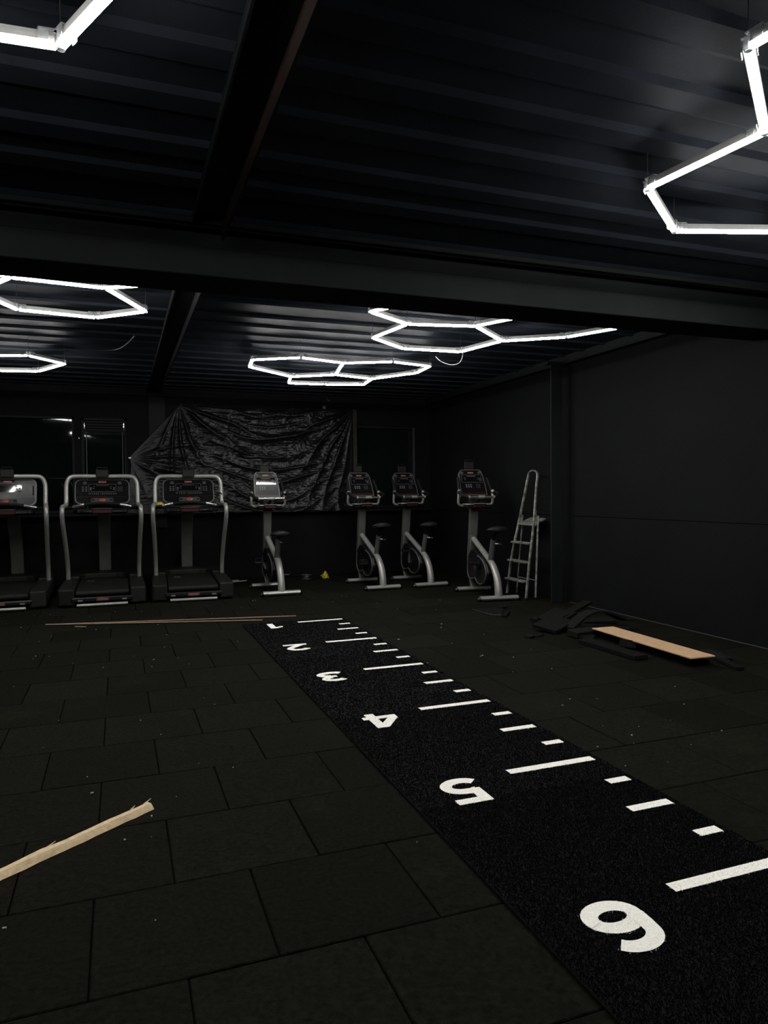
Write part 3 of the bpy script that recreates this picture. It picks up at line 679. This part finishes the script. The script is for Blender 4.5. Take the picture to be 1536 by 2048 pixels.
    for x in (-.118, .118):
        ring(rrect(.036, .032, .007), rrect(.030, .026, .006), 0, .002, mb, M @ Matrix.Translation((x, .15, 0))); mb.prism(rrect(.014, .012, .004), 0, .002, M @ Matrix.Translation((x, .15, 0)))
    mb.build('corner_key', 'print_grey', co, smooth=False)
    mb = MB()
    for i in range(3):
        for j in range(2): mb.prism(rrect(.020, .016, .007, 3), 0, .002, M @ Matrix.Translation((-.085+i*.031, -.03-j*.027, 0)))
    mb.build('program_buttons', 'print_grey', co, smooth=False)
    mb = MB()
    for i in range(3):
        for j in range(4): mb.prism(rrect(.011, .009, .003, 2), 0, .002, M @ Matrix.Translation((.052+i*.020, -.022-j*.016, 0)))
    mb.build('number_keypad', 'print_dim', co, smooth=False)
    mb = MB(); mb.box((0, .098, .002), (.12, .012, .001), M)
    for s in (-1, 1): mb.box((s*.09, .075, .002), (.024, .008, .001), M); mb.box((s*.088, .05, .002), (.014, .012, .001), M)
    for j in range(2): mb.prism(rrect(.022, .018, .008, 3), .0015, .003, M @ Matrix.Translation((.113, .058-j*.022, 0)))
    mb.build('display_print', 'print_dim', co, smooth=False)
    MB().box((0, -.155, .001), (.30, .022, .0015), M).build('red_stripe', 'red_plastic', co, smooth=False)
    MB().box((0, .178, .0005), (.16, .006, .003), M).build('reading_ledge', 'grip_black', co, smooth=False)
    mh = MB().cbox((0, .59, 1.61), (.125, .03, .095), .006).build('media_holder', 'plastic_dark', r, smooth=False)
    MB().tube([(-.055, .595, 1.655), (-.05, .60, 1.682), (.05, .60, 1.682), (.055, .595, 1.655)], .0035, 8).build('holder_wire', 'plastic_black', mh)
    # handlebars
    for s in (-1, 1):
        MB().tube([(s*.12, .36, 1.095), (s*.19, .36, 1.10), (s*.225, .35, 1.13), (s*.228, .335, 1.20), (s*.222, .345, 1.265)], .017, 12, smooth=4, upv=(1, 0, 0)).build('handlebar_upright', 'silver', r)
        MB().tube([(s*.222, .345, 1.265), (s*.205, .40, 1.36), (s*.195, .46, 1.45)], .0185, 12, smooth=4, upv=(1, 0, 0)).build('upright_grip', 'grip_black', r)
        MB().tube([(s*.222, .34, 1.26), (s*.245, .25, 1.265), (s*.235, .17, 1.235), (s*.19, .135, 1.21), (s*.165, .13, 1.205)], .019, 12, smooth=5).build('forearm_grip', 'grip_black', r)
        MB().tube([(s*.218, .335, 1.285), (s*.238, .30, 1.262)], .0205, 12).build('elbow_clamp', 'silver', r)
        MB().tube([(s*.145, .13, 1.205), (s*.045, .13, 1.205)], .016, 12).build('pulse_grip', 'chrome', r)
        MB().tube([(s*.172, .13, 1.205), (s*.148, .13, 1.205)], .021, 12).build('bar_clamp', 'silver', r)
        mb = MB(); mb.tube([(s*.12+x, .27+y, 1.115) for x, y in rrect(.105, .16, .04, 4)], .009, 8, closed=True); mb.build('cup_holder_ring', 'silver', r)
        MB().cbox((s*.12, .28, 1.085), (.095, .14, .05), .02).build('cup_holder', 'plastic_black', r, smooth=False)
    MB().tube([(-.042, .13, 1.205), (.042, .13, 1.205)], .021, 12).build('bar_clamp', 'silver', r)
    MB().tube([(-.045, .13, 1.205), (.045, .13, 1.205)], .014, 10).build('cross_bar', 'grip_black', r)
    MB().tube([(0, .13, 1.20), (0, .24, 1.16), (0, .34, 1.12)], .02, 10).build('bar_stem', 'plastic_black', r)
    hn = MB().cbox((0, .25, 1.095), (.165, .15, .048), .012).build('head_cover', 'red_plastic', r, smooth=False)
    MB().cbox((0, .185, 1.124), (.165, .03, .010), .003).build('head_trim', 'silver', hn, smooth=False)
    MB().cbox((0, .36, 1.15), (.20, .12, .14), .03).build('console_neck', 'plastic_black', r, smooth=False)
    return r
bk1 = make_bike(-.07, 25, 24.)
bk1.location = (.26, 1.37, 0); tag(bk1, 'exercise bike in front of the black sheet, its display lit by a reflection', 'exercise bike', 'upright exercise bikes')
bk2 = make_bike(.0, 170); bk2.location = (1.60, 1.345, 0); tag(bk2, 'exercise bike at the right edge of the black sheet, left of a close pair', 'exercise bike', 'upright exercise bikes')
bk3 = make_bike(-.005, 100); bk3.location = (2.29, 1.36, 0); tag(bk3, 'exercise bike in front of the right window, right of a close pair', 'exercise bike', 'upright exercise bikes')
bk4 = make_bike(-.01, 135); bk4.location = (2.56, -.09, 0); bk4.rotation_euler = (0, 0, math.radians(-8)); tag(bk4, 'exercise bike standing beside the aluminium stepladder', 'exercise bike', 'upright exercise bikes')

# ------------------------------------------------------------------ stepladder
def make_ladder():
    r = tag(empty('stepladder', (2.90, -.36, 0)), 'paint-splashed aluminium stepladder leaning folded near the right wall column', 'stepladder')
    P = lambda x, y, z: (x-2.90, y+.36, z)
    # front stiles join in a hoop
    MB().tube([P(2.82, -.585, .0), P(2.875, -.575, .45), P(2.945, -.555, .86), P(3.02, -.50, 1.30), P(3.045, -.488, 1.44), P(3.055, -.46, 1.495), P(3.058, -.40, 1.515), P(3.06, -.34, 1.515), P(3.06, -.285, 1.495), P(3.055, -.262, 1.44), P(3.03, -.25, 1.30), P(2.96, -.19, .86), P(2.885, -.15, .45), P(2.83, -.13, .0)], .0135, 10, smooth=4, upv=(0, 1, 0), sec=(1.25, .85)).build('front_frame', 'aluminium', r)
    for a, b in (((2.955, -.575, 0), (3.015, -.545, .98)), ((2.955, -.150, 0), (3.02, -.20, .98))):
        MB().tube([P(*a), P(*[(u+v)/2 for u, v in zip(a, b)]), P(*b)], .012, 10, sec=(1.1, .8)).build('rear_leg', 'aluminium', r)
        MB().cbox(P(a[0], a[1], .012), (.034, .03, .024), .004).build('rubber_foot', 'grip_black', r, smooth=False)
    for y in (-.585, -.13): MB().cbox(P(2.822, y, .012), (.034, .036, .024), .004).build('rubber_foot', 'grip_black', r, smooth=False)
    MB().tube([P(2.968, -.56, .22), P(2.968, -.165, .22)], .007, 8).build('rear_brace', 'aluminium', r)
    for z, x, ya, yb in ((.21, 2.838, -.565, -.145), (.435, 2.866, -.56, -.165), (.655, 2.905, -.55, -.185)):
        st = MB().cbox(P(x-.01, (ya+yb)/2, z), (.085, yb-ya, .022), .004).build('step', 'aluminium', r, smooth=False)
        for k in range(4): MB().box(P(x-.04+k*.02, (ya+yb)/2, z+.0125), (.006, yb-ya-.02, .003)).build('step_rib', 'aluminium', st, smooth=False)
    M = ypr(P(3.04, -.37, .905), ry=math.radians(-22))
    pl = MB().cbox((0, 0, 0), (.20, .33, .02), .004, M).build('platform', 'aluminium', r, smooth=False)
    for k in range(6): MB().box((-.075+k*.03, 0, .0125), (.010, .31, .005), M).build('platform_rib', 'aluminium', pl, smooth=False)
    for y in (-.535, -.205): MB().tube([P(2.985, y, .86), P(3.0, y, .95), P(2.99, y, 1.02), P(3.005, y, 1.03)], .008, 8, smooth=3).build('hinge_strap', 'aluminium', r)
    return r
make_ladder()

# ------------------------------------------------------------------ black sheet on the back wall
def make_tarp():
    NX, NZ = 300, 170; ZT, ZB = 2.565, 1.0
    lx = lambda z: float(np.interp(z, [1.0, 1.70, 1.80, 2.55], [-1.53, -1.45, -1.475, -.785]))
    clips = [-.78, -.45, .02, .40, .86, 1.20, 1.39, 1.84]
    vs = []; fs = []
    tl = Vector((-.79, 2.56)); tr = Vector((1.86, 2.575)); nl = Vector((-1.475, 1.80))
    for j in range(NZ+1):
        t = j/NZ
        for i in range(NX+1):
            s = i/NX
            z = ZT+(ZB-ZT)*t; x0 = lx(z); x1 = 1.862-.012*math.sin(t*PI)
            x = x0+(x1-x0)*s
            # top hem sags between the fixings
            sag = 0
            for a, b in zip(clips[:-1], clips[1:]):
                if a <= x <= b: sag = .035*math.sin(PI*(x-a)/(b-a))
            z -= sag*(1-t)**3
            if t > .9: z += .02*noise.noise((x*3, 0, 2))*(t-.9)*10
            p = Vector((x, z)); d = .012
            wob = .10*noise.noise((x*1.6, z*1.6, 5.))
            for c, k, amp, rr, ph in ((tl, 9, .070, 1.3, .4), (tr, 12, .060, 1.3, 1.1), (nl, 9, .045, .6, 0.)):
                v = p-c; R = v.length; an = math.atan2(v.y, v.x)+wob
                f = min(1, R/.22)*math.exp(-max(0, R-.22)/rr)
                q = math.sin(k*an+ph+1.2*math.sin(4*an+ph)); d += amp*f*(1-abs(q))**1.4
            # hammock swags between the two upper corners
            u = min(1, max(0, (x+.79)/2.65)); sw = z+.42*math.sin(PI*u)*(1+.25*noise.noise((x*.9, z*1.2, 6.)))
            q = math.sin(sw*15+2.0*noise.noise((x*.8, z*2.5, 9.)))
            d += .034*(1-abs(q))**1.5*math.sin(PI*u)*min(1, (2.60-z)*2.5)
            # big shadowed pocket below the left fixing
            d += .09*math.exp(-((x+.93)/.26)**2-((z-1.62+.22*(x+.93))/.06)**2)
            d += .012*noise.noise((x*3.5, z*3.5, 1.))
            q = noise.noise((x*9+2*noise.noise((x*3, z*3, 3.)), z*22, 4.)); d += .010*(1-abs(q)*2)
            q = noise.noise((x*26, z*34+2*noise.noise((x*7, z*7, 2.)), 8.)); d += .005*(1-abs(q)*2)
            edge = min(1, s*9, (1-s)*14, t*10+.35)
            vs.append((x, YB-.026-max(.002, d)*edge-.09*t**6, z))
    for j in range(NZ):
        for i in range(NX):
            a = j*(NX+1)+i; fs.append((a, a+1, a+NX+2, a+NX+1))
    me = np_mesh('plastic_sheet', np.array(vs), np.array(fs), 'tarp_plastic'); me.shade_smooth()
    sh = tag(link_mesh('plastic_sheet', me), 'large crumpled black plastic sheet hung across the back wall window', 'plastic sheet')
    mo = sh.modifiers.new('s', 'SOLIDIFY'); mo.thickness = .002
    for i, (x, z) in enumerate(((-.75, 2.575), (-.56, 2.565), (.42, 2.555), (.90, 2.565), (1.12, 2.57))):
        MB().cbox((x, YB-.025, z), (.035, .012, .010), .002).build('fixing_clip', 'edge_light', sh, smooth=False)
    MB().cbox((1.39, YB-.035, 2.60), (.045, .008, .05), .002, None).build('paper_tag', 'print_grey', sh, smooth=False)
    MB().lathe([(.018, 0), (.018, .006), (.008, .01)], 10, ypr((-1.465, YB-.03, 1.79), rx=PI/2)).build('fixing_clip', 'chrome', sh)
make_tarp()
bt = tag(MB().cbox((1.872, YB-.075, 1.83), (.062, .03, 1.50), .004).build('timber_batten', 'wood_old', smooth=False), 'weathered upright timber batten holding the right edge of the black sheet', 'batten')
for z in (2.52, 2.10): MB().cbox((1.875, YB-.093, z), (.02, .008, .018), .002).build('screw_plate', 'edge_light', bt, smooth=False)
hk = MB(); hk.tube([(1.435, YB-.045, 2.80-.055), (1.437, YB-.05, 2.715), (1.455, YB-.07, 2.700), (1.475, YB-.07, 2.715)], .005, 8, smooth=4)
tag(hk.build('wire_hook', 'cable_white'), 'small pale wire hook above the black sheet', 'hook')

# ------------------------------------------------------------------ things lying about
def offcut(lx, ly, h, loc, rz=0, rx=0, ry=0, label='', cut=None):
    pts = cut or [(-lx/2, -ly/2), (lx/2, -ly/2), (lx/2, ly/2), (-lx/2, ly/2)]
    o = MB().prism(pts, -h/2, h/2).build('rubber_offcut', 'offcut_rubber', smooth=False)
    bv = o.modifiers.new('b', 'BEVEL'); bv.width = .003; bv.segments = 1
    o.location = loc; o.rotation_euler = (math.radians(rx), math.radians(ry), math.radians(rz))
    return tag(o, label, 'rubber offcut', 'rubber tile offcuts heaped by the right wall')
offcut(.13, .68, .035, (2.02, -3.14, .0185), rz=1, label='long flat rubber offcut lying in front of the heap, parallel to the board')
offcut(.28, .13, .05, (2.17, -2.585, .035), rz=8, rx=4, label='thick short rubber block at the left end of the wooden board')
offcut(.20, .15, .028, (2.10, -2.73, .016), rz=35, label='flat three-cornered rubber offcut under the thick block', cut=[(-.12, -.08), (.12, -.03), (.02, .10)])
offcut(.30, .26, .030, (2.07, -2.27, .062), rz=20, rx=6, ry=-10, label='squarish rubber offcut at the left end of the heap')
offcut(.30, .24, .030, (2.25, -2.06, .088), rz=22, rx=5, ry=-12, label='squarish rubber offcut in the middle of the heap, overlapping its neighbour')
offcut(.62, .10, .028, (2.44, -2.02, .12), rz=24, ry=-9, label='long narrow rubber strip propped on top of the heap')
offcut(.26, .14, .03, (2.22, -1.90, .045), rz=10, ry=-4, label='small rubber offcut at the back left of the heap')
offcut(.34, .20, .03, (2.62, -2.15, .03), rz=-10, label='flat rubber offcut behind the left end of the wooden board')
offcut(.42, .16, .03, (2.52, -2.42, .024), rz=-35, label='rubber offcut buried under the curved strip')
offcut(.16, .14, .06, (2.24, -3.12, .035), rz=25, ry=10, label='rubber chunk under the middle of the wooden board')
offcut(.12, .60, .03, (2.36, -3.46, .017), rz=-2, label='rubber strip under the right half of the wooden board')
offcut(.12, .55, .03, (2.40, -2.85, .022), rz=4, label='rubber strip under the left half of the wooden board')
offcut(.09, .30, .028, (2.60, -3.62, .016), rz=-14, label='rubber strip sticking out past the right end of the board, upper one')
offcut(.06, .34, .024, (2.50, -3.83, .014), rz=-18, label='thin rubber strip sticking out past the right end of the board, lower one')
offcut(.07, .06, .022, (1.70, -2.46, .012), rz=20, label='tiny rubber scrap left of the heap')
offcut(.12, .03, .010, (1.82, -2.42, .006), rz=25, label='thin rubber sliver between the tiny scrap and the heap')
# bent strip
mb = MB(); pts = []; nseg = 16
for k in range(nseg+1):
    t = k/nseg; pts.append((2.14+t*.62, -2.40+.06*math.sin(t*PI)-.10*t, .03+.13*math.sin(min(1, t*1.15)*PI*.87)))
for k in range(nseg):
    a, b = Vector(pts[k]), Vector(pts[k+1]); w = Vector((-.02, .05, 0)); h = Vector((0, 0, .022))
    mb.add([a-w, b-w, b+w, a+w, a-w+h, b-w+h, b+w+h, a+w+h], [(0, 3, 2, 1), (4, 5, 6, 7), (0, 1, 5, 4), (2, 3, 7, 6)]+([(0, 4, 7, 3)] if k == 0 else [])+([(1, 2, 6, 5)] if k == nseg-1 else []))
tag(mb.build('rubber_offcut', 'offcut_rubber', smooth=False), 'rubber strip bent into an arch over the heap', 'rubber offcut', 'rubber tile offcuts heaped by the right wall')
bo = MB().cbox((0, 0, 0), (.215, 1.19, .010), .0015).build('wooden_board', 'wood_board', smooth=False)
bo.location = (2.295, -3.238, .075); bo.rotation_euler = (0, 0, math.radians(-2.4))
tag(bo, 'pale beige laminate board lying on the heap of rubber offcuts', 'board')
# thin sheet and scraps near the ladder bike
sh = MB().prism([(1.93, -.93), (1.955, -1.345), (2.035, -1.385), (2.26, -1.05), (2.2, -.93)], .0005, .006).build('rubber_sheet', 'offcut_rubber', smooth=False)
tag(sh, 'thin flat sheet lying on the floor in front of the ladder bike', 'sheet')
MB().tube([(1.932, -.95, .006), (1.955, -1.345, .006), (2.035, -1.385, .006)], .003, 6).build('painted_lit_edge', 'edge_light', sh)  # paler strip added along the edge, painting in the light it catches
o = offcut(.05, .26, .02, (2.09, -1.38, .011), rz=-38, label='narrow dark rubber scrap beside the thin flat sheet'); o['group'] = 'small rubber scraps by the ladder bike'
o = offcut(.08, .06, .016, (2.29, -.98, .0145), rz=10, label='small dark rubber scrap behind the thin flat sheet'); o['group'] = 'small rubber scraps by the ladder bike'

# splintered batten at the left
mb = MB(); n = 26; vs = []; fs = []
A, B = Vector((-2.45, -5.455, 0)), Vector((-1.513, -4.757, 0)); d = (B-A).normalized(); sd = Vector((-d.y, d.x, 0))
for k in range(n+1):
    t = k/n; c = A.lerp(B, t); w1 = .022+.004*noise.noise((t*14, 0, 1)); w2 = .022+.006*noise.noise((t*20, 3, 1)); h = .020+.003*noise.noise((t*17, 6, 1))
    if .55 < t < .68: w1 += .008*(1-abs(t-.61)/.07)
    j = .01*noise.noise((t*40, 9, 2)) if k in (0, n) else 0
    vs += [c-sd*w2+d*j, c+sd*w1-d*j, c+sd*(w1-.004)+Vector((0, 0, h))+d*j, c-sd*(w2*.2)+Vector((0, 0, h*1.02)), c-sd*(w2*.55)+Vector((0, 0, h*.62))]
for k in range(n):
    for q in range(5): fs.append((k*5+q, k*5+(q+1) % 5, k*5+5+(q+1) % 5, k*5+5+q))
fs += [(4, 3, 2, 1, 0), tuple(n*5+q for q in range(5))]
stick = tag(mb.add([Vector(v)+Vector((0, 0, .001)) for v in vs], fs).build('wooden_batten', 'wood_batten', smooth=False), 'splintered pale wooden batten on the floor at the left edge', 'batten')
for k, (t, L) in enumerate(((.62, .05), (.93, .03), (.985, .045), (.45, .03))):
    c = A.lerp(B, t)+sd*.018+Vector((0, 0, .018)); e = c+d*L+sd*.012+Vector((0, 0, .006))
    MB().tube([c, e], [.004, .0008], 5).build('splinter', 'wood_batten', stick)
for a, b, lab in (((-2.312, -.096), (.077, -.594), 'long thin wooden strip behind the lane, the longer of two'), ((-2.258, -.162), (-.298, -.742), 'long thin wooden strip crossing the longer one, ending at the lane corner'), ((-2.034, -.327), (-1.933, -.384), 'short scrap of thin wooden strip in front of the two long strips')):
    a, b = Vector((*a, .006)), Vector((*b, .006)); m = (a+b)/2
    if 'longer one' in lab: a.z += .0; b.z += .0
    an = math.atan2(b.y-a.y, b.x-a.x)
    o = MB().cbox((0, 0, 0), ((b-a).length, .020, .008), .0015).build('wooden_strip', 'wood_strip', smooth=False)
    o.location = (m.x, m.y, .0058 if 'crossing' not in lab else .0142); o.rotation_euler = (0, 0, an); tag(o, lab, 'wooden strip', 'thin wooden strips on the floor')

# crumpled yellow things
def crumple(name, c, sx, sy, sz, label, cat, seed):
    bm = bmesh.new(); bmesh.ops.create_icosphere(bm, subdivisions=4, radius=1)
    for v in bm.verts:
        p = v.co.copy(); k = 1+.55*noise.noise(p*1.6+Vector((seed, 0, 0)))+.30*noise.noise(p*4+Vector((seed, 2, 0)))+.12*noise.noise(p*9)
        q = p*k; v.co = Vector((q.x*sx, q.y*sy, max(0, (q.z*.8+.7))*sz*(1-.45*min(1, math.hypot(q.x, q.y)))))
    me = bpy.data.meshes.new(name); bm.to_mesh(me); bm.free(); me.shade_smooth(); me.materials.append(MATS['yellow_cloth'])
    o = link_mesh(name, me, None, c); tag(o, label, cat); return o
crumple('yellow_wrapper', (1.23, 2.42, .001), .055, .05, .075, 'small crumpled yellow scrap on the floor by the back wall', 'scrap', 3.)
crumple('yellow_cloth', (-1.115, 1.87, 1.126), .060, .04, .036, 'small yellow cloth on the left console tray of a treadmill', 'cloth', 8.)
# dark low disc by the back wall
ds = tag(empty('weight_disc', (.98, 2.55, 0)), 'low dark round disc on the floor beside the yellow scrap', 'disc')
MB().lathe([(.16, .0), (.165, .008), (.16, .02), (.09, .024), (.08, .05), (.06, .056)], 28).build('disc_body', 'plastic_black', ds)
MB().lathe([(.075, .056), (.072, .060), (.05, .060)], 24).build('disc_hub', 'silver_panel', ds)
# power lead of the right treadmill, cords at the ceiling
def cord(name, pts, r, m, label):
    return tag(MB().tube(pts, r, 8, smooth=6).build(name, m), label, 'cable')
cord('power_cable', [(-.30, 2.50, .012), (-.18, 2.47, .014), (-.06, 2.52, .012), (.06, 2.57, .010), (.10, 2.60, .010)], .010, 'cable_white', 'pale power cable on the floor right of the treadmills')
cord('power_cable', [(-.30, 2.62, .010), (-.15, 2.66, .010), (.0, 2.68, .010)], .008, 'cable_white', 'thin pale cable on the floor behind the other pale cable')
cord('ceiling_cable', [(1.50, -1.59, 2.655), (1.54, -1.53, 2.60), (1.53, -1.48, 2.535), (1.46, -1.44, 2.515), (1.36, -1.42, 2.545), (1.30, -1.42, 2.59)], .004, 'cable_white', 'loose white cord looping below the zigzag hexagon light')
cord('ceiling_cable', [(-2.2, .10, 2.742), (-1.85, .06, 2.742), (-1.62, -.05, 2.740), (-1.52, -.35, 2.740), (-1.45, -.75, 2.742)], .007, 'cable_dark', 'grey cable curving along the ceiling above the treadmills')
cord('ceiling_cable', [(-2.4, -2.55, 2.742), (-1.9, -2.50, 2.742), (-1.62, -2.50, 2.735), (-1.52, -2.62, 2.735), (-1.50, -2.95, 2.742)], .007, 'cable_dark', 'grey cable along the ceiling behind the cross beam')
cord('console_cable', [(-.425, 1.80, 1.16), (-.40, 1.82, 1.24), (-.36, 1.84, 1.29), (-.33, 1.86, 1.25), (-.37, 1.84, 1.17)], .007, 'grip_black', 'black cord looped over the right rail of a treadmill')

# crumbs and dust specks over the rubber
mb = MB()
for k in range(150):
    y = random.uniform(-5.7, .8); xl = -2.3+(y+5.7)*-.1; x = random.uniform(xl, min(3.0, -.2+(y+6.5)*1.0))
    if MX0-.02 < x < MX1+.02 and y < MY1+.02: continue
    if x > 1.55 and -4.1 < y < -.8: continue
    s = random.uniform(.002, .006)*(1.6 if random.random() < .12 else 1)
    mb.box((x, y, s*.35+.0015), (s*random.uniform(.8, 2.2), s, s*.7), None)
o = mb.build('floor_crumbs', 'dust_white', smooth=False, fix=False); tag(o, 'pale crumbs scattered over the black rubber floor', 'crumbs'); o['kind'] = 'stuff'
